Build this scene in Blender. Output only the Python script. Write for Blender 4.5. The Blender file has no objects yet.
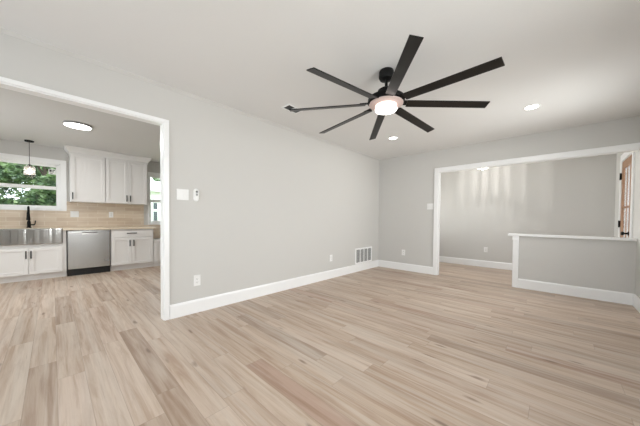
import bpy, bmesh, math, random
from mathutils import Vector, Matrix
random.seed(7)
sc = bpy.context.scene
COL = sc.collection
R = math.radians

# ------------------------------------------------------------------ camera
FPX, PY = 250.909, 223.86
CAM = Vector((2.971, -5.141, 1.081))
a, t, r = R(43.205), R(1.14), R(0.545)
F = Vector((-math.sin(a), math.cos(a), 0)); S = Vector((math.cos(a), math.sin(a), 0)); Z = Vector((0, 0, 1))
F2 = F * math.cos(t) - Z * math.sin(t); U = Z * math.cos(t) + F * math.sin(t)
S2 = S * math.cos(r) + U * math.sin(r); U2 = U * math.cos(r) - S * math.sin(r)
cam = bpy.data.cameras.new('camera'); cam.sensor_width = 36; cam.sensor_fit = 'HORIZONTAL'
cam.lens = FPX / 640 * 36; cam.shift_y = (PY - 213) / 640; cam.clip_start = 0.02
co = bpy.data.objects.new('camera', cam); COL.objects.link(co)
M = Matrix((S2, U2, -F2)).transposed().to_4x4(); M.translation = CAM
co.matrix_world = M; sc.camera = co

# ------------------------------------------------------------------ world, sun, daylight, exposure
sc.view_settings.view_transform = 'Standard'; sc.view_settings.look = 'None'
sc.view_settings.gamma = 1; sc.view_settings.use_curve_mapping = False
sc.view_settings.exposure = 0.05
w = bpy.data.worlds.new('sky'); sc.world = w; w.use_nodes = True
bg = w.node_tree.nodes['Background']; bg.inputs[0].default_value = (0.86, 0.93, 1.0, 1); bg.inputs[1].default_value = 3.6
sun = bpy.data.lights.new('sun', 'SUN'); sun.energy = 4.5; sun.angle = R(3); sun.color = (1, .95, .86)
so = bpy.data.objects.new('sun', sun); COL.objects.link(so)
so.rotation_euler = Vector((0.10, -1.0, -1.1)).to_track_quat('-Z', 'Y').to_euler()

def area(name, loc, direction, sx, sy, power, color=(1, 1, 1), spread=180):
    l = bpy.data.lights.new(name, 'AREA'); l.shape = 'RECTANGLE'; l.size = sx; l.size_y = sy
    l.energy = power; l.color = color; l.spread = R(spread)
    o = bpy.data.objects.new(name, l); COL.objects.link(o); o.location = loc
    o.rotation_euler = Vector(direction).to_track_quat('-Z', 'Z').to_euler()
    return o
# area lamps at unseen windows: daylight from the right, the rest added as fill
area('daylight_right', (3.86, -3.9, 1.35), (-1, 0, 0), 2.0, 1.5, 44, (1, .99, .975), 150)
area('fill_right_front', (3.86, -1.35, 1.40), (-1, .05, .05), 1.1, 1.4, 31, (1, .99, .975), 130)
area('fill_rear', (1.3, -7.30, 1.25), (0, 1, 0), 2.5, 2.0, 15, (1, .99, .975), 130)
area('fill_kitchen', (-2.0, -7.30, 1.3), (0, 1, 0), 2.0, 1.6, 31, (1, .99, .975))
area('fill_hall', (-.12, .95, 1.35), (1, -.25, .12), 1.1, 1.4, 27, (1, .99, .98), 110)

# ------------------------------------------------------------------ materials
def mat(name, col, rough=.5, metal=0., spec=.5, emit=None, es=0., noise=0., nscale=8., bump=0., stretch=(1, 1, 1)):
    m = bpy.data.materials.new(name); m.use_nodes = True
    nt = m.node_tree; b = nt.nodes['Principled BSDF']
    b.inputs['Base Color'].default_value = (*col, 1); b.inputs['Roughness'].default_value = rough
    b.inputs['Metallic'].default_value = metal; b.inputs['Specular IOR Level'].default_value = spec
    if emit: b.inputs['Emission Color'].default_value = (*emit, 1); b.inputs['Emission Strength'].default_value = es
    if noise or bump:
        tc = nt.nodes.new('ShaderNodeTexCoord'); mp = nt.nodes.new('ShaderNodeMapping'); mp.inputs['Scale'].default_value = stretch
        n = nt.nodes.new('ShaderNodeTexNoise'); n.inputs['Scale'].default_value = nscale; n.inputs['Detail'].default_value = 4
        nt.links.new(tc.outputs['Object'], mp.inputs[0]); nt.links.new(mp.outputs[0], n.inputs['Vector'])
        if noise:
            cr = nt.nodes.new('ShaderNodeMix'); cr.data_type = 'RGBA'
            cr.inputs['A'].default_value = (*[c * (1 - noise) for c in col], 1); cr.inputs['B'].default_value = (*[min(1, c * (1 + noise)) for c in col], 1)
            nt.links.new(n.outputs['Fac'], cr.inputs['Factor']); nt.links.new(cr.outputs['Result'], b.inputs['Base Color'])
        if bump:
            bp = nt.nodes.new('ShaderNodeBump'); bp.inputs['Strength'].default_value = bump; bp.inputs['Distance'].default_value = .01
            nt.links.new(n.outputs['Fac'], bp.inputs['Height']); nt.links.new(bp.outputs['Normal'], b.inputs['Normal'])
    return m

def glass_mat(name, tint=(1, 1, 1), refl=.08, frost=0.):
    m = bpy.data.materials.new(name); m.use_nodes = True; nt = m.node_tree; nt.nodes.clear()
    o = nt.nodes.new('ShaderNodeOutputMaterial'); mx = nt.nodes.new('ShaderNodeMixShader')
    tr = nt.nodes.new('ShaderNodeBsdfTransparent'); tr.inputs[0].default_value = (*tint, 1)
    gl = nt.nodes.new('ShaderNodeBsdfGlossy'); gl.inputs['Roughness'].default_value = .03
    lw = nt.nodes.new('ShaderNodeFresnel'); lw.inputs['IOR'].default_value = 1.45
    mu = nt.nodes.new('ShaderNodeMath'); mu.operation = 'MULTIPLY'; mu.inputs[1].default_value = refl * 12
    nt.links.new(lw.outputs[0], mu.inputs[0]); nt.links.new(mu.outputs[0], mx.inputs[0])
    nt.links.new(tr.outputs[0], mx.inputs[1]); nt.links.new(gl.outputs[0], mx.inputs[2]); out = mx.outputs[0]
    if frost:
        df = nt.nodes.new('ShaderNodeBsdfTranslucent'); df.inputs[0].default_value = (.95, .94, .92, 1); m2 = nt.nodes.new('ShaderNodeMixShader'); m2.inputs[0].default_value = frost
        nt.links.new(out, m2.inputs[1]); nt.links.new(df.outputs[0], m2.inputs[2]); out = m2.outputs[0]
    nt.links.new(out, o.inputs[0])
    return m

def plank_mat():
    m = bpy.data.materials.new('vinyl_plank_floor'); m.use_nodes = True; nt = m.node_tree; N = nt.nodes; Lk = nt.links.new
    b = N['Principled BSDF']
    def math_(op, a=None, bb=None, c=None):
        n = N.new('ShaderNodeMath'); n.operation = op
        for i, v in enumerate((a, bb, c)):
            if v is None: continue
            if isinstance(v, (int, float)): n.inputs[i].default_value = v
            else: Lk(v, n.inputs[i])
        return n.outputs[0]
    tc = N.new('ShaderNodeTexCoord'); sp = N.new('ShaderNodeSeparateXYZ'); Lk(tc.outputs['Object'], sp.inputs[0])
    x, y = sp.outputs['X'], sp.outputs['Y']
    W, LEN = .135, 1.22
    yr = math_('DIVIDE', y, W); row = math_('FLOOR', yr); fy = math_('FRACT', yr)
    wr = N.new('ShaderNodeTexWhiteNoise'); wr.noise_dimensions = '1D'; Lk(row, wr.inputs['W'])
    xr = math_('ADD', math_('DIVIDE', x, LEN), math_('MULTIPLY', wr.outputs['Value'], 7.3))
    colm = math_('FLOOR', xr); fx = math_('FRACT', xr)
    cv = N.new('ShaderNodeCombineXYZ'); Lk(row, cv.inputs[0]); Lk(colm, cv.inputs[1])
    wn = N.new('ShaderNodeTexWhiteNoise'); wn.noise_dimensions = '2D'; Lk(cv.outputs[0], wn.inputs['Vector'])
    # plank tone
    rp = N.new('ShaderNodeValToRGB'); e = rp.color_ramp.elements
    e[0].position = 0; e[0].color = TONES[0]; e[1].position = 1; e[1].color = TONES[-1]
    for p, c in zip((.2, .45, .65, .85), TONES[1:-1]):
        k = e.new(p); k.color = c
    Lk(wn.outputs['Value'], rp.inputs[0])
    # grain, shifted per plank
    gv = N.new('ShaderNodeCombineXYZ')
    Lk(math_('MULTIPLY_ADD', wn.outputs['Value'], 31.0, math_('MULTIPLY', x, .6)), gv.inputs[0])
    Lk(math_('MULTIPLY_ADD', wr.outputs['Value'], 17.0, math_('MULTIPLY', y, 9.0)), gv.inputs[1])
    n1 = N.new('ShaderNodeTexNoise'); n1.inputs['Scale'].default_value = 2.4; n1.inputs['Detail'].default_value = 6; n1.inputs['Roughness'].default_value = .6; n1.inputs['Distortion'].default_value = .6
    Lk(gv.outputs[0], n1.inputs['Vector'])
    n2 = N.new('ShaderNodeTexNoise'); n2.inputs['Scale'].default_value = 1.0; n2.inputs['Detail'].default_value = 3; n2.inputs['Distortion'].default_value = 1.2
    gv2 = N.new('ShaderNodeVectorMath'); gv2.operation = 'MULTIPLY'; gv2.inputs[1].default_value = (.8, 1.1, 1); Lk(gv.outputs[0], gv2.inputs[0]); Lk(gv2.outputs[0], n2.inputs['Vector'])
    n3 = N.new('ShaderNodeTexNoise'); n3.inputs['Scale'].default_value = 2.0; n3.inputs['Detail'].default_value = 8; n3.inputs['Roughness'].default_value = .75
    gv3 = N.new('ShaderNodeVectorMath'); gv3.operation = 'MULTIPLY'; gv3.inputs[1].default_value = (2, 6, 1); Lk(gv.outputs[0], gv3.inputs[0]); Lk(gv3.outputs[0], n3.inputs['Vector'])
    def mix(kind, fac, A, B):
        q = N.new('ShaderNodeMix'); q.data_type = 'RGBA'; q.blend_type = kind
        for nm, v in (('Factor', fac), ('A', A), ('B', B)):
            if isinstance(v, float): q.inputs[nm].default_value = v
            elif isinstance(v, tuple): q.inputs[nm].default_value = v
            else: Lk(v, q.inputs[nm])
        return q.outputs['Result']
    def ramp(v, p0, p1):
        q = N.new('ShaderNodeMapRange'); q.inputs['From Min'].default_value = p0; q.inputs['From Max'].default_value = p1; Lk(v, q.inputs['Value']); return q.outputs[0]
    c = rp.outputs['Color']
    c = mix('MULTIPLY', math_('MULTIPLY', ramp(n1.outputs['Fac'], .42, .64), .75), c, (.66, .565, .49, 1))
    c = mix('MIX', math_('MULTIPLY', ramp(n2.outputs['Fac'], .48, .66), .55), c, (.60, .525, .45, 1))
    c = mix('MULTIPLY', math_('MULTIPLY', ramp(n3.outputs['Fac'], .45, .75), .30), c, (.62, .52, .45, 1))
    # knots and dark checks
    vo = N.new('ShaderNodeTexVoronoi'); vo.inputs['Scale'].default_value = 1.0; vo.inputs['Randomness'].default_value = 1
    kv = N.new('ShaderNodeVectorMath'); kv.operation = 'MULTIPLY'; kv.inputs[1].default_value = (3.2, .8, 1); Lk(gv.outputs[0], kv.inputs[0])
    ka = N.new('ShaderNodeVectorMath'); ka.operation = 'ADD'; Lk(kv.outputs[0], ka.inputs[0])
    ks = N.new('ShaderNodeVectorMath'); ks.operation = 'SCALE'; ks.inputs['Scale'].default_value = .30; Lk(n1.outputs['Color'], ks.inputs[0]); Lk(ks.outputs[0], ka.inputs[1])
    Lk(ka.outputs[0], vo.inputs['Vector'])
    c = mix('MIX', math_('MULTIPLY', ramp(vo.outputs['Distance'], .13, .05), .7), c, (.18, .115, .08, 1))
    c = mix('MIX', math_('MULTIPLY', math_('MULTIPLY', ramp(n3.outputs['Fac'], .60, .70), ramp(n2.outputs['Fac'], .50, .62)), .55), c, (.22, .15, .105, 1))
    # joints
    ex = math_('LESS_THAN', math_('MULTIPLY', math_('MINIMUM', fx, math_('SUBTRACT', 1.0, fx)), LEN), .0016)
    ey = math_('LESS_THAN', math_('MULTIPLY', math_('MINIMUM', fy, math_('SUBTRACT', 1.0, fy)), W), .0016)
    j = math_('MAXIMUM', ex, ey)
    c = mix('MIX', math_('MULTIPLY', j, .32), c, (.16, .115, .085, 1))
    Lk(c, b.inputs['Base Color'])
    rr = N.new('ShaderNodeMapRange'); rr.inputs['To Min'].default_value = .36; rr.inputs['To Max'].default_value = .52; Lk(n1.outputs['Fac'], rr.inputs['Value']); Lk(rr.outputs[0], b.inputs['Roughness'])
    b.inputs['Specular IOR Level'].default_value = .38
    bp = N.new('ShaderNodeBump'); bp.inputs['Strength'].default_value = .12; bp.inputs['Distance'].default_value = .004
    Lk(math_('SUBTRACT', n3.outputs['Fac'], math_('MULTIPLY', j, .8)), bp.inputs['Height']); Lk(bp.outputs[0], b.inputs['Normal'])
    return m
TONES = [(0.421, 0.324, 0.252, 1), (0.528, 0.416, 0.33, 1), (0.598, 0.488, 0.394, 1), (0.5, 0.387, 0.298, 1), (0.626, 0.515, 0.422, 1), (0.451, 0.32, 0.247, 1)]

def tile_mat():
    m = bpy.data.materials.new('beige_tile'); m.use_nodes = True; nt = m.node_tree; N = nt.nodes; b = N['Principled BSDF']
    tc = N.new('ShaderNodeTexCoord'); sp = N.new('ShaderNodeSeparateXYZ'); cb = N.new('ShaderNodeCombineXYZ')
    nt.links.new(tc.outputs['Object'], sp.inputs[0]); nt.links.new(sp.outputs['Y'], cb.inputs[0]); nt.links.new(sp.outputs['Z'], cb.inputs[1])
    br = N.new('ShaderNodeTexBrick'); br.inputs['Color1'].default_value = (.72, .60, .47, 1); br.inputs['Color2'].default_value = (.64, .51, .385, 1)
    br.inputs['Mortar'].default_value = (.80, .72, .61, 1); br.inputs['Scale'].default_value = 1; br.inputs['Mortar Size'].default_value = .003
    br.inputs['Brick Width'].default_value = .30; br.inputs['Row Height'].default_value = .076
    nt.links.new(cb.outputs[0], br.inputs['Vector'])
    n = N.new('ShaderNodeTexNoise'); n.inputs['Scale'].default_value = 9; n.inputs['Detail'].default_value = 5
    mp = N.new('ShaderNodeMapping'); mp.inputs['Scale'].default_value = (1, .25, 1.6); nt.links.new(tc.outputs['Object'], mp.inputs[0]); nt.links.new(mp.outputs[0], n.inputs['Vector'])
    mx = N.new('ShaderNodeMix'); mx.data_type = 'RGBA'; mx.blend_type = 'SOFT_LIGHT'; mx.inputs['Factor'].default_value = .5
    nt.links.new(br.outputs['Color'], mx.inputs['A']); nt.links.new(n.outputs['Fac'], mx.inputs['B']); nt.links.new(mx.outputs['Result'], b.inputs['Base Color'])
    b.inputs['Roughness'].default_value = .3
    return m

def brick_mat():
    m = bpy.data.materials.new('painted_brick'); m.use_nodes = True; nt = m.node_tree; N = nt.nodes; b = N['Principled BSDF']
    tc = N.new('ShaderNodeTexCoord'); sp = N.new('ShaderNodeSeparateXYZ'); cb = N.new('ShaderNodeCombineXYZ')
    nt.links.new(tc.outputs['Object'], sp.inputs[0]); nt.links.new(sp.outputs['Y'], cb.inputs[0]); nt.links.new(sp.outputs['Z'], cb.inputs[1])
    br = N.new('ShaderNodeTexBrick'); br.inputs['Color1'].default_value = (.86, .84, .82, 1); br.inputs['Color2'].default_value = (.80, .77, .75, 1)
    br.inputs['Mortar'].default_value = (.55, .52, .50, 1); br.inputs['Scale'].default_value = 1; br.inputs['Mortar Size'].default_value = .006
    br.inputs['Brick Width'].default_value = .21; br.inputs['Row Height'].default_value = .075
    nt.links.new(cb.outputs[0], br.inputs['Vector']); nt.links.new(br.outputs['Color'], b.inputs['Base Color']); b.inputs['Roughness'].default_value = .8
    return m

def leaf_mat():
    m = bpy.data.materials.new('leaf_green'); m.use_nodes = True; nt = m.node_tree; N = nt.nodes; b = N['Principled BSDF']
    tc = N.new('ShaderNodeTexCoord'); n = N.new('ShaderNodeTexNoise'); n.inputs['Scale'].default_value = 3.5; n.inputs['Detail'].default_value = 3
    nt.links.new(tc.outputs['Object'], n.inputs['Vector'])
    rp = N.new('ShaderNodeValToRGB'); e = rp.color_ramp.elements
    e[0].position = .35; e[0].color = (.07, .13, .075, 1); e[1].position = .68; e[1].color = (.25, .36, .15, 1)
    nt.links.new(n.outputs['Fac'], rp.inputs[0]); nt.links.new(rp.outputs[0], b.inputs['Base Color']); b.inputs['Roughness'].default_value = .45
    return m

MT = dict(
    wall=mat('greige_wall_paint', (.615, .603, .578), .75, spec=.25, bump=.03, nscale=120),
    ceil=mat('ceiling_paint', (.77, .764, .75), .85, spec=.2, bump=.05, nscale=90), kceil=mat('ceiling_paint_darkened', (.68, .672, .655), .85, spec=.2, bump=.05, nscale=90),  # kceil: same paint, darkened to put the kitchen's dimmer light into the colour
    trim=mat('white_gloss_trim', (.90, .90, .895), .28, noise=.01, nscale=5),
    cab=mat('white_cabinet_paint', (.82, .805, .785), .38, noise=.01, nscale=5),
    floor=plank_mat(), tile=tile_mat(), brick=brick_mat(), leaf=leaf_mat(),
    counter=mat('beige_stone_counter', (.74, .64, .50), .3, noise=.08, nscale=40),
    steel=mat('brushed_stainless', (.44, .44, .435), .27, metal=1, noise=.08, nscale=3, bump=.06, stretch=(1, 14, .3)),
    sink=mat('polished_stainless', (.56, .56, .55), .16, metal=1, noise=.35, nscale=1.6, bump=1.0, stretch=(.2, 4.5, .02)),  # stretched noise puts reflection bands into the steel's colour
    black=mat('matte_black_metal', (.006, .006, .006), .5, spec=.15, noise=.05, nscale=20),
    blade=mat('black_fan_blade', (.006, .0055, .005), .34, spec=.36, noise=.25, nscale=10, stretch=(1, 1, 1)),
    toe=mat('black_plastic', (.008, .008, .009), .5, noise=.05, nscale=20),
    plate=mat('white_plastic', (.86, .855, .84), .35, noise=.01, nscale=20),
    greyp=mat('grey_plastic', (.28, .28, .28), .5, noise=.03, nscale=20),
    slot=mat('dark_slot', (.10, .10, .10), .7, noise=.05, nscale=20),
    duct=mat('dark_duct', (.04, .04, .04), .8, noise=.05, nscale=20),
    louver=mat('louver_paint', (.42, .42, .41), .4, noise=.01, nscale=20),
    lamp=mat('lit_diffuser', (1, 1, 1), .4, emit=(1, .97, .93), es=8, noise=.001),
    band=mat('glow_band', (.8, .7, .66), .4, emit=(1, .72, .64), es=1.0, noise=.001),  # pink glow put into the housing side, brightening the blades near the hub
    lampfan=mat('lit_fan_lens', (1, 1, 1), .4, emit=(1, .93, .89), es=6, noise=.001),
    lampsoft=mat('lit_panel_lens', (1, 1, 1), .4, emit=(1, .98, .95), es=7, noise=.001),
    bulb=mat('lit_bulb', (1, 1, 1), .4, emit=(1, .90, .78), es=7, noise=.001),
    ring=mat('fan_light_housing', (.60, .48, .45), .35, noise=.03, nscale=10),  # pinkish glow of the lens is put into this colour
    wood=mat('stained_oak', (.33, .175, .095), .4, noise=.25, nscale=6, stretch=(3, 3, .3)),
    glass=glass_mat('window_glass', (.97, .98, .98), .05), shade=glass_mat('clear_shade_glass', (.97, .96, .95), .04, .22),
    crystal=mat('frosted_crystal', (.80, .80, .78), .15, noise=.02),
    lawn=mat('lawn_grass', (.20, .30, .10), .9, noise=.4, nscale=6),
    bark=mat('tree_bark', (.10, .075, .055), .9, noise=.4, nscale=10),
    siding=mat('white_siding', (.85, .85, .84), .6, bump=.3, nscale=1, stretch=(.01, .01, 40)),
    roof=mat('pale_shingle', (.62, .61, .60), .9, noise=.12, nscale=20),
    pane=mat('dark_window_pane', (.09, .11, .12), .1, noise=.1, nscale=3),
    concrete=mat('porch_concrete', (.62, .60, .57), .85, noise=.1, nscale=10),
    sticker=mat('white_paper', (.88, .88, .86), .6, noise=.01), ink=mat('black_ink', (.03, .03, .03), .6, noise=.05),
    chrome=mat('satin_nickel', (.62, .60, .57), .25, metal=1, noise=.03),
)

# ------------------------------------------------------------------ mesh builder
class MB:
    def __init__(s): s.b = bmesh.new()
    def box(s, x0, x1, y0, y1, z0, z1, bev=0.):
        x0, x1 = sorted((x0, x1)); y0, y1 = sorted((y0, y1)); z0, z1 = sorted((z0, z1))
        q = bmesh.new(); bmesh.ops.create_cube(q, size=1)
        for v in q.verts: v.co = Vector(((x0 + x1) / 2 + v.co.x * (x1 - x0), (y0 + y1) / 2 + v.co.y * (y1 - y0), (z0 + z1) / 2 + v.co.z * (z1 - z0)))
        if bev: bmesh.ops.bevel(q, geom=list(q.edges), offset=min(bev, .45 * min(x1 - x0, y1 - y0, z1 - z0)), segments=2, affect='EDGES', profile=.5)
        s._add(q); return s
    def _add(s, q):
        me = bpy.data.meshes.new('tmp'); q.to_mesh(me); q.free(); s.b.from_mesh(me); bpy.data.meshes.remove(me)
    def lathe(s, c, prof, axis='z', n=40, sx=1., sy=1.):
        """prof: (radius, height) from one end to the other, closed at the ends"""
        rows = []
        for rr, h in prof:
            row = []
            for k in range(n):
                th = 2 * math.pi * k / n; p = (rr * math.cos(th) * sx, rr * math.sin(th) * sy, h)
                if axis == 'x': p = (p[2], p[0], p[1])
                if axis == 'y': p = (p[0], p[2], p[1])
                row.append(s.b.verts.new(Vector(c) + Vector(p)))
            rows.append(row)
        for A, B in zip(rows, rows[1:]):
            for k in range(n): s.b.faces.new((A[k], A[(k + 1) % n], B[(k + 1) % n], B[k]))
        s.b.faces.new(rows[0][::-1]); s.b.faces.new(rows[-1]); return s
    def tube(s, pts, rad, n=12):
        pts = [Vector(p) for p in pts]; rows = []
        if not isinstance(rad, (list, tuple)): rad = [rad] * len(pts)
        up = None
        for i, p in enumerate(pts):
            d = (pts[min(i + 1, len(pts) - 1)] - pts[max(i - 1, 0)]).normalized()
            if up is None: up = Vector((0, 1, 0)) if abs(d.y) < .9 else Vector((1, 0, 0))
            e1 = d.cross(up).normalized(); e2 = e1.cross(d).normalized(); up = e2
            rows.append([s.b.verts.new(p + (e1 * math.cos(2 * math.pi * k / n) + e2 * math.sin(2 * math.pi * k / n)) * rad[i]) for k in range(n)])
        for A, B in zip(rows, rows[1:]):
            for k in range(n): s.b.faces.new((A[k], A[(k + 1) % n], B[(k + 1) % n], B[k]))
        s.b.faces.new(rows[0][::-1]); s.b.faces.new(rows[-1]); return s
    def prism(s, prof, axis, u0, u1):
        """extrude a closed 2-D profile along 'x' (profile y,z) or 'y' (profile x,z)"""
        f = (lambda p, u: (u, p[0], p[1])) if axis == 'x' else (lambda p, u: (p[0], u, p[1]))
        A = [s.b.verts.new(f(p, u0)) for p in prof]; B = [s.b.verts.new(f(p, u1)) for p in prof]; n = len(prof)
        for k in range(n): s.b.faces.new((A[k], A[(k + 1) % n], B[(k + 1) % n], B[k]))
        s.b.faces.new(A[::-1]); s.b.faces.new(B); return s
    def hex(s, pts):
        v = [s.b.verts.new(p) for p in pts]
        for f in ((0, 1, 2, 3), (7, 6, 5, 4), (0, 4, 5, 1), (1, 5, 6, 2), (2, 6, 7, 3), (3, 7, 4, 0)): s.b.faces.new([v[i] for i in f])
        return s
    def build(s, name, m, parent=None, smooth=False, base=None):
        """vertices are in world space; with a parent they are shifted to its origin, else the origin is put at base"""
        bmesh.ops.recalc_face_normals(s.b, faces=s.b.faces[:])
        off = Vector((0, 0, 0))
        if parent is not None: off = WORLD[parent.name]
        elif base is not None: off = Vector(base)
        me = bpy.data.meshes.new(name)
        for v in s.b.verts: v.co -= off
        s.b.to_mesh(me); s.b.free()
        me.materials.append(m)
        if smooth:
            for p in me.polygons: p.use_smooth = True
            try: me.set_sharp_from_angle(angle=R(38))
            except Exception: pass
        o = bpy.data.objects.new(name, me); COL.objects.link(o)
        if parent is not None: o.parent = parent; WORLD[o.name] = off
        else: o.location = off; WORLD[o.name] = off
        return o
WORLD = {}
def thing(name, loc, label=None, cat=None, group=None, kind=None):
    o = bpy.data.objects.new(name, None); o.empty_display_size = .1; COL.objects.link(o); o.location = loc; WORLD[o.name] = Vector(loc)
    return tag(o, label, cat, group, kind)
def tag(o, label=None, cat=None, group=None, kind=None):
    for k, v in (('label', label), ('category', cat), ('group', group), ('kind', kind)):
        if v: o[k] = v
    return o
def struct(mb, name, m, label, cat, smooth=False):
    return tag(mb.build(name, m, smooth=smooth), label, cat, kind='structure')

# ------------------------------------------------------------------ setting
H, HK = 2.44, 2.395
XR, YF = 3.734, 1.71        # right wall face, far wall face
XK = -4.0                   # kitchen wall face
YB = -7.2                   # wall behind the camera
T = .10
struct(MB().box(XK - .3, XR + .15, YB - .2, YF + .15, -.08, 0), 'floor', MT['floor'], 'pale oak plank floor running through all the rooms', 'floor')
struct(MB().box(-T, XR + .15, YB - .2, YF + .15, H, H + .15), 'ceiling', MT['ceil'], 'pale grey ceiling with the black fan', 'ceiling')
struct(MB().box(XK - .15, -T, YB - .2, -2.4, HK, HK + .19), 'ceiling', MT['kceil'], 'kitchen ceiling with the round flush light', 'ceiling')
OY0, OY1, OZ = -6.9, -4.340, 2.064       # kitchen opening
struct(MB().box(-T, 0, OY1, .4, 0, H).box(-T, 0, .4, 1.5, 0, .65).box(-T, 0, .4, 1.5, 2.05, H).box(-T, 0, 1.5, YF, 0, H).box(-T, 0, OY0, OY1, OZ, H).box(-T, 0, YB, OY0, 0, H),
       'wall_left', MT['wall'], 'long pale grey wall with the opening to the kitchen', 'wall')
HX0, HZ = 1.286, 2.022
struct(MB().box(0, HX0, 0, T, 0, H).box(HX0, XR, 0, T, HZ, H), 'wall_back', MT['wall'], 'grey wall around the wide opening at the back', 'wall')
HWX = 2.488; CAPZ = .868
struct(MB().box(HWX, XR, 0, T, 0, CAPZ - .034), 'wall_half', MT['wall'], 'half height grey wall below the white ledge', 'wall')
struct(MB().box(0, XR, YF, YF + .12, 0, H), 'wall_far', MT['wall'], 'grey wall at the far end behind the opening', 'wall')
DY0, DY1, DZ = .315, 1.075, 2.045        # entry door hole
WY0, WY1, WZ0, WZ1 = -4.95, -2.85, .6, 2.1 # side window hole, beside the camera
struct(MB().box(XR, XR + .11, YB, WY0, 0, H).box(XR, XR + .11, WY0, WY1, 0, WZ0).box(XR, XR + .11, WY0, WY1, WZ1, H)
       .box(XR, XR + .11, WY1, -1.93, 0, H).box(XR, XR + .11, -1.93, -.77, 0, .65).box(XR, XR + .11, -1.93, -.77, 2.12, H).box(XR, XR + .11, -.77, DY0, 0, H).box(XR, XR + .11, DY0, DY1, DZ, H).box(XR, XR + .11, DY1, YF + .12, 0, H),
       'wall_right', MT['wall'], 'right hand grey wall with the wooden entry door', 'wall')
BX0, BX1 = .0, 2.6
struct(MB().box(XK - .15, -3.0, YB - .14, YB, 0, H).box(-3, -1, YB - .14, YB, 0, .5).box(-3, -1, YB - .14, YB, 2.1, H).box(-1, BX0, YB - .14, YB, 0, H)
       .box(BX0, BX1, YB - .14, YB, 2.25, H).box(BX0, BX1, YB - .14, YB, 0, .25).box(BX1, XR + .11, YB - .14, YB, 0, H), 'wall_rear', MT['wall'], 'wall behind the camera', 'wall')
# kitchen outer wall with two windows
K1 = (-5.86, -5.035, 1.23, 2.08)         # y0 y1 z0 z1 of the window hole over the sink
K2 = (-3.585, -2.80, .95, 2.06)
struct(MB().box(XK - .14, XK, YB, K1[0], 0, HK).box(XK - .14, XK, K1[0], K1[1], 0, K1[2]).box(XK - .14, XK, K1[0], K1[1], K1[3], HK)
       .box(XK - .14, XK, K1[1], K2[0], 0, HK).box(XK - .14, XK, K2[0], K2[1], 0, K2[2]).box(XK - .14, XK, K2[0], K2[1], K2[3], HK)
       .box(XK - .14, XK, K2[1], -2.4, 0, HK), 'wall_kitchen', MT['wall'], 'kitchen wall behind the cabinets', 'wall')
struct(MB().box(XK, -T, -2.52, -2.4, 0, HK), 'wall_kitchen_side', MT['wall'], 'kitchen side wall hidden behind the long wall', 'wall')

# baseboards
BH = .15
prof = lambda s: [(0, 0), (s * .016, 0), (s * .016, BH - .02), (s * .011, BH - .006), (s * .006, BH), (0, BH)]
struct(MB().prism(prof(1), 'y', OY1 + .040, 0), 'baseboard_left', MT['trim'], 'white baseboard along the long left wall', 'baseboard')
struct(MB().prism(prof(-1), 'x', .016, HX0 - .066), 'baseboard_back', MT['trim'], 'white baseboard left of the wide opening', 'baseboard')
struct(MB().prism(prof(-1), 'x', HWX + .06, XR), 'baseboard_half', MT['trim'], 'white baseboard along the half wall', 'baseboard')
struct(MB().prism([(YF + p, z) for p, z in prof(-1)], 'x', .0, XR), 'baseboard_far', MT['trim'], 'white baseboard on the far wall', 'baseboard')
struct(MB().prism([(XR + p, z) for p, z in prof(-1)], 'y', WY1 - 2, -.016), 'baseboard_right', MT['trim'], 'white baseboard on the right wall by the half wall', 'baseboard')
# kitchen opening: casing both sides and jamb lining
cw = .028
m = MB()
for x0, x1 in ((0, .018), (-T - .018, -T)):
    m.box(x0, x1, OY1 - .010, OY1 + .036, 0, OZ + cw, .003).box(x0, x1, OY0 - cw, OY0 + .008, 0, OZ + cw, .003).box(x0, x1, OY0 + .008, OY1 - .010, OZ - .008, OZ + cw, .003)
m.box(-T, 0, OY1 - .016, OY1, 0, OZ).box(-T, 0, OY0, OY0 + .016, 0, OZ).box(-T, 0, OY0 + .016, OY1 - .016, OZ - .016, OZ)
struct(m, 'trim_1', MT['trim'], 'white casing around the kitchen opening', 'trim')
# back opening: casing and lining
m = MB(); cw = .07
m.box(HX0 - .065, HX0 + .006, -.018, 0, 0, HZ + cw, .003).box(HX0 + .006, XR, -.018, 0, HZ - .006, HZ + cw, .003)
m.box(HX0 - .065, HX0 + .006, T, T + .018, 0, HZ + cw, .003).box(HX0 + .006, XR, T, T + .018, HZ - .006, HZ + cw, .003)
m.box(HX0, HX0 + .018, 0, T, 0, HZ).box(HX0 + .018, XR, 0, T, HZ - .016, HZ)
struct(m, 'trim_2', MT['trim'], 'white casing around the wide opening at the back', 'trim')
# half wall: end post and cap ledge
m = MB().box(HWX - .018, HWX, -.018, T + .018, 0, CAPZ - .034, .003).box(HWX, HWX + .058, -.018, 0, 0, CAPZ - .034, .003).box(HWX, HWX + .058, T, T + .018, 0, CAPZ - .034, .003)
m.box(HWX - .024, HWX + .058, -.024, 0, CAPZ - .10, CAPZ - .034, .004)
struct(m, 'trim_3', MT['trim'], 'white end post of the half wall', 'trim')
struct(MB().box(HWX - .085, XR, -.04, T + .04, CAPZ - .034, CAPZ, .006), 'trim_4', MT['trim'], 'white ledge capping the half wall', 'trim')
struct(MB().prism([(0, H), (0, H - .024), (.004, H - .024), (.008, H - .018), (.016, H - .009), (.020, H - .004), (.020, H)], 'y', YB, 0), 'trim_5', MT['wall'], 'thin cove molding where the long wall meets the ceiling', 'trim')

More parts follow.
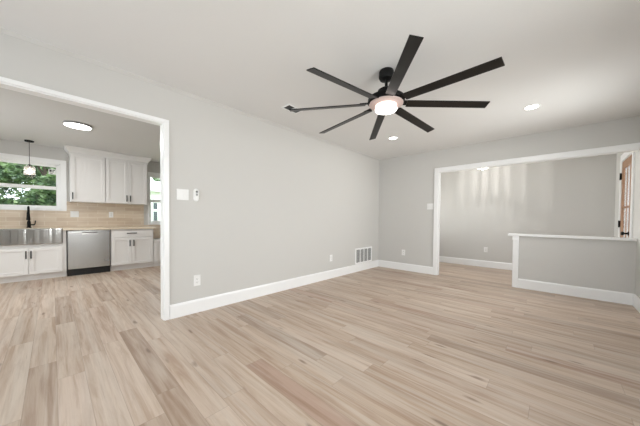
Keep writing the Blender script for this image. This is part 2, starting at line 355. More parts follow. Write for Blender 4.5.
# ------------------------------------------------------------------ entry door
t_ = thing('door_1', (XR + .05, DY0, 0), 'brown wooden entry door with glass lights behind the half wall', 'door', kind='structure')
x0, x1 = XR - .012, XR + .010
m = MB(); st = .115
y0, y1 = DY0 + .022, DY1 - .022
m.box(x0, x1, y0, y0 + st, .01, DZ - .022, .004).box(x0, x1, y1 - st, y1, .01, DZ - .022, .004)
m.box(x0, x1, y0 + st, y1 - st, DZ - .022 - .12, DZ - .022, .003).box(x0, x1, y0 + st, y1 - st, .01, .25, .003).box(x0, x1, y0 + st, y1 - st, .58, .70, .003)
m.box(x0 + .005, x1 - .005, y0 + st, y1 - st, .25, .58)
m.box(x0 + .006, x1 - .008, y0 + st, y1 - st, 1.285, 1.315).box(x0 + .006, x1 - .008, (y0 + y1) / 2 - .014, (y0 + y1) / 2 + .014, .70, DZ - .142)
m.build('door_panel', MT['wood'], t_)
MB().box(x0 + .009, x0 + .012, y0 + st, y1 - st, .70, DZ - .142).build('glass_pane', MT['glass'], t_)
for hz in (.25, 1.045, 1.80):
    MB().box(XR - .022, XR - .008, DY1 - .022, DY1 + .012, hz - .05, hz + .05).lathe((XR - .026, DY1 - .004, hz - .055), [(.008, 0), (.008, .11)], n=10).build('hinge', MT['black'], t_, smooth=True)
MB().lathe((x0, y0 + .06, .915), [(.030, 0), (.030, -.008), (.012, -.012), (.012, -.040), (.024, -.046), (.029, -.058), (.024, -.070), (.010, -.074)], axis='x', n=20).build('door_knob', MT['black'], t_, smooth=True)
m = MB(); c2 = .10
m.box(XR - .018, XR, DY1 - .006, DY1 + c2, 0, DZ + c2, .003).box(XR - .018, XR, DY0 - .075, DY0 + .006, 0, DZ + c2, .003).box(XR - .018, XR, DY0 + .006, DY1 - .006, DZ - .006, DZ + c2, .003)
m.box(XR, XR + .11, DY1 - .018, DY1, 0, DZ).box(XR, XR + .11, DY0, DY0 + .018, 0, DZ).box(XR, XR + .11, DY0 + .018, DY1 - .018, DZ - .018, DZ)
struct(m, 'trim_6', MT['trim'], 'white casing around the wooden entry door', 'trim')

# ------------------------------------------------------------------ windows
def kitchen_window(name, hole, cw, label, sill=False, side=None, f=.042):
    y0, y1, z0, z1 = hole; sw = side or cw
    g = thing(name, (XK, (y0 + y1) / 2, z0), label, 'window', kind='structure')
    m = MB().box(XK, XK + .02, y0 - sw, y0, z0 - cw * .55, z1 + cw, .003).box(XK, XK + .02, y1, y1 + sw, z0 - cw * .55, z1 + cw, .003).box(XK, XK + .02, y0, y1, z1, z1 + cw, .003)
    if sill: m.box(XK, XK + .035, y0 - cw, y1 + cw, z0 - cw * .55, z0, .004)
    else: m.box(XK, XK + .024, y0, y1, z0 - cw * .55, z0, .003)
    m.build('casing', MT['trim'], g)
    zm = (z0 + z1) / 2 - .066
    m = MB().box(XK - .14, XK, y0, y0 + .016, z0, z1).box(XK - .14, XK, y1 - .016, y1, z0, z1).box(XK - .14, XK, y0, y1, z1 - .016, z1).box(XK - .14, XK, y0, y1, z0, z0 + .016)
    m.build('jamb', MT['trim'], g)
    up = MB().box(XK - .10, XK - .065, y0 + .016, y0 + .016 + f, zm, z1 - .016).box(XK - .10, XK - .065, y1 - .016 - f, y1 - .016, zm, z1 - .016).box(XK - .10, XK - .065, y0 + .05, y1 - .05, z1 - .016 - f, z1 - .016).box(XK - .10, XK - .065, y0 + .05, y1 - .05, zm, zm + .06).build('upper_sash', MT['trim'], g)
    MB().box(XK - .085, XK - .08, y0 + .05, y1 - .05, zm + .03, z1 - .05).build('glass_pane', MT['glass'], up)
    lo = MB().box(XK - .06, XK - .025, y0 + .016, y0 + .016 + f, z0 + .016, zm + .06).box(XK - .06, XK - .025, y1 - .016 - f, y1 - .016, z0 + .016, zm + .06).box(XK - .06, XK - .025, y0 + .05, y1 - .05, z0 + .016, z0 + .05).box(XK - .06, XK - .025, y0 + .05, y1 - .05, zm, zm + .06).build('lower_sash', MT['trim'], g)
    MB().box(XK - .045, XK - .04, y0 + .05, y1 - .05, z0 + .045, zm + .01).build('glass_pane', MT['glass'], lo)
    return g
kitchen_window('window_1', K1, .08, 'white sash window over the kitchen sink showing green leaves')
kitchen_window('window_2', K2, .08, 'narrow strip of white window right of the upper cabinets', side=.03, f=.02)
def plain_window(name, axis, pos, u0, u1, z0, z1, label):
    g = thing(name, (pos, u0, z0) if axis == 'x' else (u0, pos, z0), label, 'window', kind='structure')
    m = MB(); gl = MB()
    bx = (lambda M_, d0, d1, a0, a1, b0, b1: M_.box(pos + d0, pos + d1, a0, a1, b0, b1)) if axis == 'x' else (lambda M_, d0, d1, a0, a1, b0, b1: M_.box(a0, a1, pos + d0, pos + d1, b0, b1))
    f = .05
    for q in ((u0, u0 + f, z0, z1), (u1 - f, u1, z0, z1), (u0 + f, u1 - f, z0, z0 + f), (u0 + f, u1 - f, z1 - f, z1), ((u0 + u1) / 2 - .025, (u0 + u1) / 2 + .025, z0 + f, z1 - f)): bx(m, .03, .08, *q)
    m.build('frame', MT['trim'], g); bx(gl, .05, .055, u0 + f, u1 - f, z0 + f, z1 - f); gl.build('glass_pane', MT['glass'], g)
plain_window('window_3', 'x', XR, WY0, WY1, WZ0, WZ1, 'side window beside the camera')
plain_window('added_window_4', 'y', YB - .11, BX0, BX1, .25, 2.25, 'unseen wide window added behind the camera to let light in')  # added opening for the rear fill lamp
plain_window('added_window_6', 'x', -.11, .4, 1.5, .65, 2.05, 'unseen window added at the hidden end of the back room for light')  # added opening, cut for the hall fill lamp
plain_window('added_window_7', 'x', XR, -1.93, -.77, .65, 2.12, 'unseen side window added outside the frame on the right for light')  # added opening for the front right fill lamp
plain_window('added_window_5', 'y', YB - .11, -3, -1, .5, 2.1, 'unseen kitchen window added behind the camera to let light in')  # added opening for the kitchen fill lamp

# ------------------------------------------------------------------ backsplash, counters, kitchen base
m = MB().box(XK, XK + .008, -6.3, -3.695, .862, K1[2] - .044).box(XK, XK + .008, K1[1] + .08, -3.695, K1[2] - .044, 1.375)
m.box(XK, XK + .008, -3.61, -2.55, .585, K2[2] - .046).box(XK, XK + .008, -3.695, -3.61, .862, .90)
struct(m, 'backsplash', MT['tile'], 'beige tile backsplash between the counter and the upper cabinets', 'backsplash')

XD = -3.39                                 # door face plane
def shaker(y0, y1, z0, z1, xf, rail=.055):
    m = MB(); b_ = .002
    m.box(xf - .019, xf, y0, y0 + rail, z0, z1, b_).box(xf - .019, xf, y1 - rail, y1, z0, z1, b_).box(xf - .019, xf, y0 + rail, y1 - rail, z0, z0 + rail, b_).box(xf - .019, xf, y0 + rail, y1 - rail, z1 - rail, z1, b_)
    m.box(xf - .018, xf - .013, y0 + rail, y1 - rail, z0 + rail, z1 - rail); return m
def pull(xf, y, z, length, vertical=True):
    m = MB()
    if vertical:
        m.box(xf + .022, xf + .032, y - .008, y + .008, z - length / 2, z + length / 2, .003)
        for d in (-1, 1): m.box(xf, xf + .024, y - .005, y + .005, z + d * (length / 2 - .018) - .005, z + d * (length / 2 - .018) + .005)
    else:
        m.box(xf + .022, xf + .032, y - length / 2, y + length / 2, z - .008, z + .008, .003)
        for d in (-1, 1): m.box(xf, xf + .024, y + d * (length / 2 - .018) - .005, y + d * (length / 2 - .018) + .005, z - .005, z + .005)
    return m
# sink base
g = thing('sink_cabinet', (-3.7, -5.45, 0), 'white sink base cabinet with two doors under the steel apron', 'cabinet')
MB().box(XK + .01, XD - .021, -5.92, -4.98, .10, .604).box(XK + .01, XD - .021, -5.92, -5.875, .604, .83).box(XK + .01, XD - .021, -5.022, -4.98, .604, .83).box(XK + .01, -3.455, -5.92, -4.98, 0, .10).build('body', MT['cab'], g)
for (u0, u1, hy) in ((-5.865, -5.424, -5.449), (-5.420, -5.030, -5.394)):
    d = shaker(u0, u1, .108, .553, XD).build('door', MT['cab'], g)
    pull(XD, hy, .44, .13).build('handle', MT['black'], d)
# sink
g = MB()
g.box(-3.385, -3.362, -5.868, -5.030, .607, .866, .008).box(-3.87, -3.845, -5.868, -5.030, .64, .856).box(-3.845, -3.385, -5.868, -5.845, .64, .866).box(-3.845, -3.385, -5.053, -5.030, .64, .866).box(-3.845, -3.385, -5.845, -5.053, .64, .655)
tag(g.build('farmhouse_sink', MT['sink'], base=(-3.6, -5.45, .607)), 'stainless steel apron front sink set into the counter', 'sink')
# counter
g = MB().box(XK + .009, -3.36, -5.024, -3.60, .834, .868, .003).box(XK + .009, -3.875, -5.872, -5.026, .834, .868).box(XK + .009, -3.36, -6.2, -5.874, .834, .868, .003)
tag(g.build('kitchen_countertop', MT['counter'], base=(XK, -4.5, .834)), 'beige stone worktop over the sink, dishwasher and drawer cabinet', 'countertop')
# faucet
fx, fy = -3.925, -5.436
g = thing('kitchen_faucet', (fx, fy, .868), 'matte black pull-down faucet behind the steel sink', 'faucet')
MB().lathe((fx, fy, .868), [(.030, 0), (.030, .012), (.024, .016), (.023, .11), (.018, .125), (.014, .13)], n=24).build('faucet_body', MT['black'], g, smooth=True)
arc = [(fx, fy, .99), (fx, fy, 1.16)] + [(fx + .075 - .075 * math.cos(th), fy, 1.16 + .09 * math.sin(th)) for th in [math.pi * k / 10 for k in range(1, 11)]]
MB().tube(arc, .0125).build('spout', MT['black'], g, smooth=True)
MB().lathe((fx + .15, fy, 1.165), [(.014, 0), (.019, -.03), (.022, -.10), (.026, -.14), (.024, -.155), (.018, -.157)], n=20).build('spray_head', MT['black'], g, smooth=True)
MB().tube([(fx, fy + .015, .925), (fx, fy + .06, .925), (fx, fy + .072, .94), (fx + .002, fy + .078, 1.0)], [.012, .012, .009, .007]).build('lever', MT['black'], g, smooth=True)
# dishwasher
g = thing('dishwasher', (-3.7, -4.67, 0), 'stainless steel dishwasher between two white base cabinets', 'dishwasher')
y0, y1 = -4.970, -4.374
MB().box(XK + .02, XD - .03, y0, y1, .02, .83).build('body', MT['toe'], g)
d = MB().box(XD - .03, XD + .012, y0 + .006, y1 - .006, .125, .758, .006).box(XD - .03, XD + .006, y0 + .006, y1 - .006, .790, .828, .004).box(XD - .03, XD + .012, y0 + .006, -4.775, .752, .796, .004).box(XD - .03, XD + .012, -4.565, y1 - .006, .752, .796, .004).build('door', MT['steel'], g)
m = MB().prism([(XD - .025, .796), (XD - .012, .796), (XD + .004, .778), (XD + .012, .758), (XD + .002, .752), (XD - .025, .752)], 'y', -4.775, -4.565)
m.build('pocket_handle', MT['steel'], d)
MB().box(XD - .008, XD + .002, -4.74, -4.60, .786, .794).build('handle_recess', MT['toe'], d)
MB().box(XD + .012, XD + .0135, -4.475, -4.395, .272, .282).box(XD + .012, XD + .0135, -4.475, -4.395, .225, .236).box(XD + .012, XD + .0135, -4.45, -4.395, .248, .256).build('rating_label', MT['greyp'], d)
MB().box(-3.47, -3.43, y0, y1, .0, .122).build('toe_kick', MT['toe'], g)
# drawer cabinet
g = thing('base_cabinet', (-3.7, -4.0, 0), 'white base cabinet with one drawer over two doors right of the dishwasher', 'cabinet')
MB().box(XK + .01, XD - .021, -4.364, -3.645, .10, .832).box(XK + .01, -3.455, -4.364, -3.645, 0, .10).build('body', MT['cab'], g)
d = MB().box(XD - .019, XD, -4.352, -3.66, .668, .818, .002).build('drawer', MT['cab'], g)
pull(XD, -4.03, .752, .17, False).build('handle', MT['black'], d)
for (u0, u1, hy) in ((-4.352, -4.034, -4.064), (-4.030, -3.66, -4.000)):
    d = shaker(u0, u1, .112, .660, XD).build('door', MT['cab'], g)
    pull(XD, hy, .548, .13).build('handle', MT['black'], d)
# low cabinet
g = thing('low_cabinet', (-3.7, -3.2, 0), 'low white cabinet with a lower ledge, right of the drawer cabinet beside the doorway', 'cabinet')
MB().box(XK + .01, XD - .021, -3.640, -2.56, .10, .55).box(XK + .01, -3.455, -3.640, -2.56, 0, .10).build('body', MT['cab'], g)
for (u0, u1) in ((-3.628, -3.10), (-3.095, -2.57)): shaker(u0, u1, .112, .54, XD).build('door', MT['cab'], g)
MB().box(XK + .009, -3.36, -3.640, -2.56, .551, .584, .003).build('ledge', MT['cab'], g)
# upper cabinets
XU = -3.67; UZ0, UZ1 = 1.362, 2.265
g = thing('upper_cabinet', (XK, -4.66, UZ0), 'single door white upper cabinet next to the sink window', 'cabinet')
MB().box(XK + .002, XU - .021, -4.912, -4.408, UZ0, UZ1 + .02).build('body', MT['cab'], g)
d = shaker(-4.906, -4.413, UZ0 + .006, UZ1 - .006, XU).build('door', MT['cab'], g); pull(XU, -4.882, UZ0 + .11, .13).build('handle', MT['black'], d)
g = thing('upper_cabinet', (XK, -4.05, UZ0), 'double door white upper cabinet above the drawer cabinet', 'cabinet')
MB().box(XK + .002, XU - .021, -4.406, -3.690, UZ0, UZ1 + .02).build('body', MT['cab'], g)
for (u0, u1, hy) in ((-4.401, -4.042, -4.066), (-4.038, -3.70, -4.006)):
    d = shaker(u0, u1, UZ0 + .006, UZ1 - .006, XU).build('door', MT['cab'], g); pull(XU, hy, UZ0 + .11, .13).build('handle', MT['black'], d)
# crown on the cabinets, mitred round both ends
cp = [(0, UZ1 - .002), (.012, UZ1 - .002), (.012, UZ1 + .03), (.03, UZ1 + .05), (.055, UZ1 + .09), (.07, UZ1 + .105), (.07, HK - .001), (0, HK - .001)]
m = MB(); ye0, ye1 = -4.912, -3.690; bx_ = XU - .02; rows = []
for o_, z_ in cp:
    rows.append([m.b.verts.new(p) for p in ((XK + .002, ye0 - o_, z_), (bx_ + o_, ye0 - o_, z_), (bx_ + o_, ye1 + o_, z_), (XK + .002, ye1 + o_, z_))])
n = len(rows)
for i in range(n):
    A, B = rows[i], rows[(i + 1) % n]
    for k in range(3): m.b.faces.new((A[k], A[k + 1], B[k + 1], B[k]))
m.b.faces.new([q[0] for q in rows]); m.b.faces.new([q[3] for q in rows][::-1])
struct(m, 'trim_7', MT['cab'], 'white crown molding on top of the upper cabinets', 'trim')

# ------------------------------------------------------------------ wall plates (u = right-hand direction on the wall, n = out of the wall)
def frame_of(origin, u, nrm):
    u, nrm = Vector(u), Vector(nrm); o = Vector(origin)
    return lambda a_, b_, d_: o + u * a_ + Z * b_ + nrm * d_
def pbox(m, fr, a0, a1, b0, b1, d0, d1, bev=0.):
    q = bmesh.new(); bmesh.ops.create_cube(q, size=1)
    for v in q.verts: v.co = Vector(((a0 + a1) / 2 + v.co.x * (a1 - a0), (b0 + b1) / 2 + v.co.y * (b1 - b0), (d0 + d1) / 2 + v.co.z * (d1 - d0)))
    if bev: bmesh.ops.bevel(q, geom=list(q.edges), offset=bev, segments=2, affect='EDGES', profile=.5)
    for v in q.verts: v.co = fr(*v.co)
    m._add(q); return m
def outlet(origin, u, nrm, label, gangs=1, group=None):
    g = thing('wall_outlet', origin, label, 'outlet', group); fr = frame_of(origin, u, nrm); w_ = .038 + .023 * (gangs - 1) * 2 * .5
    w_ = {1: .037, 2: .060}[gangs]
    pbox(MB(), fr, -w_, w_, -.060, .060, 0, .006, .002).build('cover_plate', MT['plate'], g)
    for k in range(gangs):
        c = (k - (gangs - 1) / 2) * .046
        rc = pbox(MB(), fr, c - .017, c + .017, -.034, .034, .006, .0085, .001).build('receptacle', MT['plate'], g)
        m = MB()
        for zc in (-.018, .018):
            pbox(m, fr, c - .008, c - .005, zc - .004, zc + .006, .0085, .0092); pbox(m, fr, c + .005, c + .008, zc - .004, zc + .006, .0085, .0092); pbox(m, fr, c - .0025, c + .0025, zc - .011, zc - .007, .0085, .0092)
        m.build('slots', MT['slot'], rc)
def switch(origin, u, nrm, label, gangs=2):
    g = thing('light_switch', origin, label, 'switch'); fr = frame_of(origin, u, nrm); w_ = .060
    pbox(MB(), fr, -w_, w_, -.059, .059, 0, .006, .002).build('cover_plate', MT['plate'], g)
    for k in range(gangs):
        c = (k - (gangs - 1) / 2) * .046; m = MB()
        v = [fr(c - .016, -.033, .006), fr(c + .016, -.033, .006), fr(c + .016, .033, .006), fr(c - .016, .033, .006),
             fr(c - .015, -.032, .013 if k else .008), fr(c + .015, -.032, .013 if k else .008), fr(c + .015, .032, .008 if k else .013), fr(c - .015, .032, .008 if k else .013)]
        m.hex(v).build('rocker', MT['plate'], g)
YP, XM = (0, 1, 0), (1, 0, 0)
outlet((0, -4.020, .365), YP, XM, 'white outlet low on the long wall nearest the kitchen doorway')
outlet((0, -1.680, .370), YP, XM, 'white outlet low on the long wall just left of the return vent')
outlet((.605, 0, .378), XM, (0, -1, 0), 'white outlet low on the back wall left of the wide opening')
outlet((1.806, YF, .405), XM, (0, -1, 0), 'white outlet low on the far wall seen through the wide opening')
switch((0, -4.170, 1.332), YP, XM, 'white double switch plate on the long wall beside the doorway')
switch((1.145, 0, 1.348), XM, (0, -1, 0), 'white double switch plate beside the left casing of the wide opening')
switch((XK + .008, -4.845, 1.128), YP, XM, 'white double plate on the backsplash right of the sink window')
outlet((XK + .008, -4.285, 1.128), YP, XM, 'white outlet on the tile above the dishwasher')
# fan remote in its cradle
o = (0, -4.030, 1.337); fr = frame_of(o, YP, XM)
g = thing('fan_remote', o, 'white pill shaped fan remote clipped to the wall beside the switch plate', 'remote control')
def pill(fr, w_, h_, d0, d1, n=12):
    m = MB(); ring = []
    for sgn in (1, -1):
        for k in range(n + 1):
            th = (0 if sgn > 0 else math.pi) + math.pi * k / n
            ring.append((w_ * math.cos(th), sgn * (h_ - w_) + w_ * math.sin(th)))
    A = [m.b.verts.new(fr(p, q, d0)) for p, q in ring]; B = [m.b.verts.new(fr(p, q, d1)) for p, q in ring]; k_ = len(ring)
    Cc = [m.b.verts.new(fr(p * .88, q * .96, d1 + .003)) for p, q in ring]
    for i in range(k_):
        j = (i + 1) % k_; m.b.faces.new((A[i], A[j], B[j], B[i])); m.b.faces.new((B[i], B[j], Cc[j], Cc[i]))
    m.b.faces.new(A[::-1]); m.b.faces.new(Cc); return m
pill(fr, .029, .072, 0, .008).build('cradle', MT['plate'], g, smooth=True)
pill(fr, .023, .066, .011, .020).build('remote_body', MT['plate'], g, smooth=True)
fr2 = frame_of((0, -4.030, 1.337 + .035), YP, XM); pill(fr2, .012, .0121, .023, .025).build('button', MT['slot'], g, smooth=True)
fr2 = frame_of((0, -4.030, 1.337 + .004), YP, XM); pill(fr2, .010, .014, .023, .0245).build('button', MT['greyp'], g, smooth=True)

# return air grille
g = thing('return_air_grille', (0, -.612, .152), 'white return air vent on the long wall above the baseboard by the corner', 'vent')
gy0, gy1, gz0, gz1 = -.925, -.295, .155, .482
MB().box(0, .002, gy0 + .01, gy1 - .01, gz0 + .01, gz1 - .01).build('duct_back', MT['duct'], g)
m = MB().box(0, .012, gy0, gy1, gz1 - .032, gz1, .003).box(0, .012, gy0, gy1, gz0, gz0 + .032, .003).box(0, .012, gy0, gy0 + .034, gz0 + .032, gz1 - .032, .003).box(0, .012, gy1 - .034, gy1, gz0 + .032, gz1 - .032, .003)
seg = (gy1 - gy0 - .068) / 4
for k in range(1, 4): m.box(.002, .011, gy0 + .034 + seg * k - .011, gy0 + .034 + seg * k + .011, gz0 + .03, gz1 - .03)
m.build('frame', MT['trim'], g)
m = MB(); nl = 14
for k in range(nl):
    zc = gz0 + .036 + (gz1 - gz0 - .072) * (k + .5) / nl
    m.prism([(.002, zc + .006), (.004, zc + .0075), (.011, zc - .004), (.009, zc - .0055)], 'y', gy0 + .034, gy1 - .034)
m.build('louvers', MT['louver'], g)
# ceiling register
g = thing('ceiling_register', (.57, -3.10, H), 'small two panel ceiling air vent near the long wall beyond a fan blade tip', 'vent')
vx0, vx1, vy0, vy1 = .50, .645, -3.22, -2.98
MB().box(vx0 + .01, vx1 - .01, vy0 + .01, vy1 - .01, H - .003, H).build('duct_back', MT['toe'], g)
m = MB().box(vx0, vx0 + .016, vy0, vy1, H - .010, H, .002).box(vx1 - .016, vx1, vy0, vy1, H - .010, H, .002).box(vx0 + .016, vx1 - .016, vy0, vy0 + .018, H - .010, H, .002).box(vx0 + .016, vx1 - .016, vy1 - .018, vy1, H - .010, H, .002).box(vx0 + .016, vx1 - .016, -3.113, -3.087, H - .009, H)
m.build('frame', MT['trim'], g)
m = MB()
for k in range(7):
    xc_ = vx0 + .022 + (vx1 - vx0 - .044) * k / 6
    m.hex([(xc_ - .004, vy0 + .018, H - .003), (xc_ - .002, vy0 + .018, H - .003), (xc_ - .002, vy1 - .018, H - .003), (xc_ - .004, vy1 - .018, H - .003), (xc_ + .002, vy0 + .018, H - .009), (xc_ + .004, vy0 + .018, H - .009), (xc_ + .004, vy1 - .018, H - .009), (xc_ + .002, vy1 - .018, H - .009)])
m.build('vanes', MT['greyp'], g)

# ------------------------------------------------------------------ ceiling fan
fx, fy, fz = 1.814, -3.040, 2.103
g = thing('ceiling_fan', (fx, fy, H), 'large black eight blade ceiling fan with a lit round lens', 'ceiling fan')
MB().lathe((fx, fy, H), [(.061, 0), (.066, -.010), (.067, -.062), (.059, -.078), (.030, -.086), (.020, -.090)], n=36).build('canopy', MT['black'], g, smooth=True)
MB().lathe((fx, fy, 2.25), [(.0135, 0), (.0135, .12)], n=16).build('downrod', MT['black'], g, smooth=True)
MB().lathe((fx, fy, 0), [(.030, 2.278), (.060, 2.274), (.076, 2.262), (.078, 2.225), (.085, 2.212), (.140, 2.202), (.160, 2.192), (.165, 2.178), (.165, 2.155), (.155, 2.146)], n=48).build('motor_housing', MT['black'], g, smooth=True)
MB().lathe((fx, fy, 0), [(.146, 2.147), (.152, 2.143), (.152, 2.134), (.145, 2.129), (.100, 2.127), (.090, 2.127)], n=48).build('light_housing', MT['ring'], g, smooth=True)
MB().lathe((fx, fy, 0), [(.092, 2.130), (.097, 2.126), (.098, 2.092)], n=48).build('light_band', MT['band'], g, smooth=True)
MB().lathe((fx, fy, 0), [(.098, 2.092), (.097, 2.085), (.091, 2.079), (.074, 2.076), (.028, 2.075)], n=48).build('light_lens', MT['lampfan'], g, smooth=True)
ph0, pt, bw, br = -.8863, -.2391, .0812, .892
for k in range(8):
    th = ph0 + k * math.pi / 4; e = Vector((math.cos(th), math.sin(th), 0)); s_ = Vector((-math.sin(th), math.cos(th), 0))
    q = s_ * math.cos(pt) + Z * math.sin(pt); nn = e.cross(q)
    def P(rad, v, d, th=th, e=e, q=q, nn=nn):
        return Vector((fx, fy, fz + (.0104 * e.x) * rad + .004 + .045 * (br - rad))) + e * rad + q * v + nn * d
    m = MB(); rr = [.185, .3, .5, .7, .86, br]; ww = [bw / 2] * 6
    rows = [[m.b.verts.new(P(r_, s1 * w_, d_)) for (s1, d_) in ((-1, .004), (1, .004), (1, -.004), (-1, -.004))] for r_, w_ in zip(rr, ww)]
    for A, B in zip(rows, rows[1:]):
        for i in range(4): m.b.faces.new((A[i], A[(i + 1) % 4], B[(i + 1) % 4], B[i]))
    m.b.faces.new(rows[0][::-1]); m.b.faces.new(rows[-1])
    bl = m.build('blade', MT['blade'], g)
    m = MB(); m.hex([P(.12, -.030, .012), P(.24, -.026, .012), P(.24, .026, .012), P(.12, .030, .012), P(.12, -.030, .0045), P(.24, -.026, .0045), P(.24, .026, .0045), P(.12, .030, .0045)])
    m.build('blade_iron', MT['black'], bl)

# recessed lights
def disk_light(name, loc, rad, power, color):
    l = bpy.data.lights.new(name, 'AREA'); l.shape = 'DISK'; l.size = rad * 2; l.energy = power; l.color = color
    o = bpy.data.objects.new(name, l); COL.objects.link(o); o.location = loc; return o
def recessed(x, y, label):
    g = thing('recessed_light', (x, y, H), label, 'recessed light')
    MB().lathe((x, y, H), [(.085, 0), (.085, -.003), (.078, -.006), (.064, -.006), (.062, -.001)], n=40).build('trim_ring', MT['trim'], g, smooth=True)
    MB().lathe((x, y, H), [(.063, -.002), (.063, -.005), (.060, -.0062)], n=40).build('lens', MT['lamp'], g, smooth=True)
    disk_light('downlight', (x, y, H - .008), .055, 2, (1, .97, .93))
recessed(2.735, -1.22, 'lit recessed ceiling light nearer the half wall, right of the fan')
recessed(.966, -1.249, 'lit recessed ceiling light in front of the corner, below the fan')

# ------------------------------------------------------------------ kitchen lamps
px, py = -2.03, -4.885
g = thing('flush_light', (px, py, HK), 'round flat lit flush light on the kitchen ceiling', 'ceiling light')
MB().lathe((px, py, HK), [(.150, 0), (.153, -.004), (.153, -.024), (.146, -.027)], n=48).build('rim', MT['greyp'], g, smooth=True)
MB().lathe((px, py, HK), [(.145, -.0265), (.145, -.029), (.130, -.031)], n=48).build('diffuser', MT['lampsoft'], g, smooth=True)
disk_light('flush_glow', (px, py, HK - .034), .13, 19, (1, .98, .95))
px, py = -3.74, -5.413
g = thing('pendant_light', (px, py, HK), 'small clear glass pendant on a black cord over the sink', 'pendant light')
MB().lathe((px, py, HK), [(.058, 0), (.058, -.018), (.050, -.024), (.008, -.026)], n=32).build('canopy', MT['black'], g, smooth=True)
MB().lathe((px, py, 1.97), [(.0035, 0), (.0035, HK - 1.97 - .02)], n=8).build('cord', MT['black'], g)
MB().lathe((px, py, 0), [(.008, 1.985), (.022, 1.975), (.026, 1.962), (.026, 1.925), (.018, 1.92)], n=24).build('socket', MT['black'], g, smooth=True)
m = MB(); n_ = 48; prof_ = [(.026, 1.957), (.050, 1.953), (.062, 1.940), (.066, 1.92), (.066, 1.79)]
rows = []
for r_, z_ in prof_ + [(r2 - .004, z2 - (.003 if i < 2 else 0)) for i, (r2, z2) in enumerate(prof_)][::-1]:
    rows.append([m.b.verts.new((px + (r_ + .0015 * math.cos(12 * 2 * math.pi * k / n_)) * math.cos(2 * math.pi * k / n_), py + (r_ + .0015 * math.cos(12 * 2 * math.pi * k / n_)) * math.sin(2 * math.pi * k / n_), z_)) for k in range(n_)])
for i in range(len(rows)):
    A, B = rows[i], rows[(i + 1) % len(rows)]
    for k in range(n_): m.b.faces.new((A[k], A[(k + 1) % n_], B[(k + 1) % n_], B[k]))
m.build('glass_shade', MT['shade'], g, smooth=True)
m = MB(); rows = []
for r_, z_ in ((.0675, 1.788), (.0675, 1.796), (.061, 1.796), (.061, 1.788)): rows.append([m.b.verts.new((px + r_ * math.cos(2 * math.pi * k / 40), py + r_ * math.sin(2 * math.pi * k / 40), z_)) for k in range(40)])
for i in range(4):
    A, B = rows[i], rows[(i + 1) % 4]
    for k in range(40): m.b.faces.new((A[k], A[(k + 1) % 40], B[(k + 1) % 40], B[k]))
m.build('shade_rim', MT['black'], g)
MB().lathe((px, py, 0), [(.012, 1.925), (.014, 1.905), (.026, 1.88), (.032, 1.855), (.029, 1.83), (.018, 1.815), (.004, 1.811)], n=24).build('bulb', MT['bulb'], g, smooth=True)

# back room chandelier: ring of crystal rods round bulbs, only its underside shows below the header
cx_, cy_ = 1.86, .88
g = thing('crystal_ceiling_light', (cx_, cy_, H), 'bright crystal ceiling light half hidden above the wide opening', 'ceiling light')
MB().lathe((cx_, cy_, H), [(.13, 0), (.13, -.012), (.10, -.022), (.02, -.03)], n=40).build('canopy', MT['chrome'], g, smooth=True)
MB().lathe((cx_, cy_, 2.26), [(.009, 0), (.009, H - 2.26 - .02)], n=12).build('stem', MT['chrome'], g)
def torus(rad, z_, w_, h_):
    m = MB(); rows = []
    for r_, zz in ((rad - w_, z_), (rad + w_, z_), (rad + w_, z_ + h_), (rad - w_, z_ + h_)): rows.append([m.b.verts.new((cx_ + r_ * math.cos(2 * math.pi * k / 48), cy_ + r_ * math.sin(2 * math.pi * k / 48), zz)) for k in range(48)])
    for i in range(4):
        A, B = rows[i], rows[(i + 1) % 4]
        for k in range(48): m.b.faces.new((A[k], A[(k + 1) % 48], B[(k + 1) % 48], B[k]))
    return m
m = torus(.185, 2.345, .006, .012)
for k in range(4):
    th = math.pi * k / 2; m.tube([(cx_, cy_, 2.35), (cx_ + .185 * math.cos(th), cy_ + .185 * math.sin(th), 2.35)], .005, 8)
m.build('top_ring', MT['chrome'], g)
torus(.185, 2.165, .005, .010).build('bottom_ring', MT['chrome'], g)
for k in range(28):
    th = 2 * math.pi * k / 28
    MB().lathe((cx_ + .185 * math.cos(th), cy_ + .185 * math.sin(th), 2.175), [(.003, 0), (.008, .012), (.008, .155), (.003, .17)], n=6).build('crystal_rod', MT['crystal'], g)
MB().lathe((cx_, cy_, 2.23), [(.03, .03), (.035, .02), (.035, 0), (.01, -.01)], n=20).build('hub', MT['chrome'], g, smooth=True)
for k in range(3):
    th = R(-20) + 2 * math.pi * k / 3; c = Vector((cx_ + .075 * math.cos(th), cy_ + .075 * math.sin(th), 2.17))
    MB().tube([(cx_, cy_, 2.235), c + Vector((0, 0, .06))], .007, 8).build('bulb_arm', MT['chrome'], g)
    MB().lathe(c, [(.010, .065), (.014, .045), (.030, .015), (.033, -.01), (.026, -.035), (.010, -.046)], n=20).build('bulb', MT['bulb'], g, smooth=True)
pl = bpy.data.lights.new('chandelier_glow', 'POINT'); pl.energy = 18; pl.shadow_soft_size = .018; pl.color = (1, .98, .95)
po = bpy.data.objects.new('chandelier_glow', pl); COL.objects.link(po); po.location = (cx_, cy_ + .02, 2.335)

# ------------------------------------------------------------------ window sticker
g = thing('window_sticker', (XK - .064, -5.14, 1.90), 'white paper sticker in the top right corner of the sink window', 'sticker')
sx_ = XK - .0785
MB().box(sx_ - .001, sx_, -5.19, -5.095, 1.885, 1.985).build('paper', MT['sticker'], g)
m = MB().box(sx_, sx_ + .0006, -5.180, -5.150, 1.93, 1.975).box(sx_, sx_ + .0006, -5.140, -5.105, 1.955, 1.972).box(sx_, sx_ + .0006, -5.140, -5.125, 1.925, 1.945).box(sx_, sx_ + .0006, -5.175, -5.14, 1.90, 1.912)
m.build('print', MT['ink'], g)

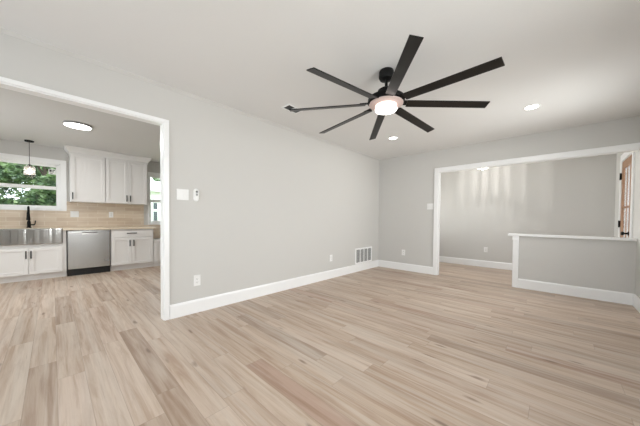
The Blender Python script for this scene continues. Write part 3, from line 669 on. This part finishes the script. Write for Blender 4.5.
# ------------------------------------------------------------------ outdoors
struct(MB().box(-40, XK - .15, -25, 25, -.30, -.15), 'ground', MT['lawn'], 'grass outside the kitchen windows', 'lawn')
struct(MB().box(XR + .15, 9, -8, 22, -.25, -.12), 'porch_floor', MT['concrete'], 'pale concrete porch outside the wooden door', 'porch')
struct(MB().box(8.0, 8.3, -6, 22, -.12, 2.0), 'porch_wall', MT['brick'], 'white brick wall outside the wooden door', 'wall')
def tree(name, x, y, h, rad, n, label, group=None, seed=1, z0=.3, leaf=.09):
    rnd = random.Random(seed)
    g = thing(name, (x, y, -.15), label, 'tree', group)
    m = MB().tube([(x, y, -.15), (x + .05, y + .03, h * .4), (x - .04, y, h * .8)], [.09, .07, .03], 8)
    for k in range(5):
        th = k * 1.3; m.tube([(x, y, h * (.25 + .1 * k)), (x + rad * .6 * math.cos(th), y + rad * .6 * math.sin(th), h * (.4 + .11 * k))], [.035, .012], 6)
    m.build('trunk', MT['bark'], g)
    m = MB(); cl = [(rnd.gauss(0, .42) * rad, rnd.gauss(0, .42) * rad, z0 + (h - z0) * rnd.random(), rnd.uniform(.25, .45) * rad) for _ in range(34)]
    for i in range(n):
        c = cl[rnd.randrange(len(cl))]; v = Vector((rnd.gauss(0, 1), rnd.gauss(0, 1), rnd.gauss(0, 1))).normalized() * c[3] * rnd.random() ** .35
        p = Vector((x + c[0], y + c[1], c[2])) + v
        ax = Vector((rnd.gauss(0, 1), rnd.gauss(0, 1), rnd.gauss(0, .6))).normalized(); bx2 = ax.cross(Vector((rnd.gauss(0, 1), rnd.gauss(0, 1), rnd.gauss(0, 1)))).normalized()
        l_ = leaf * rnd.uniform(.7, 1.4); w_ = l_ * .45
        vs = [m.b.verts.new(p + ax * l_ * u_ + bx2 * w_ * v_) for u_, v_ in ((-1, 0), (-.1, -1), (1, 0), (-.1, 1))]
        m.b.faces.new(vs)
    m.build('foliage', MT['leaf'], g)
for i, (x, y, h, rd) in enumerate([(-7.3, -6.75, 3.9, .8), (-8.6, -5.3, 4.2, .85), (-7.6, -3.5, 3.4, .7), (-10.6, -6.7, 4.8, .9), (-12.9, -5.2, 5.4, 1.0), (-13.6, -7.6, 5.6, 1.0)]):
    tree('leafy_tree', x, y, h, rd, 9000, 'dense green tree outside the kitchen sink window', 'trees outside the sink window', seed=11 + i, leaf=.08)
tree('yard_tree', -24, 3.6, 5.1, 2.6, 5000, 'distant green tree above the pale roof, seen in the narrow window', seed=41, leaf=.2, z0=1.5)
g = thing('neighbor_house', (-13, .6, -.15), 'white house with a pale roof seen through the narrow kitchen window', 'house')
MB().box(-17, -13, -1.75, 4.5, -.15, 2.5).build('walls', MT['siding'], g)
MB().prism([(-12.7, 2.45), (-12.7, 2.55), (-15, 3.3), (-17.3, 2.55), (-17.3, 2.45)], 'y', -2.0, 4.8).build('roof', MT['roof'], g)
w_ = MB().box(-13.0, -12.96, -1.52, -1.40, .75, 1.95).box(-13.0, -12.96, -1.21, -1.10, .75, 1.95).box(-13, -12.96, -1.40, -1.21, 1.87, 1.95).box(-13, -12.96, -1.40, -1.21, .75, .83).box(-13, -12.96, -1.40, -1.21, 1.40, 1.52).build('window_frame', MT['trim'], g)
MB().box(-13.0, -12.985, -1.40, -1.21, .83, 1.87).build('pane', MT['pane'], w_)
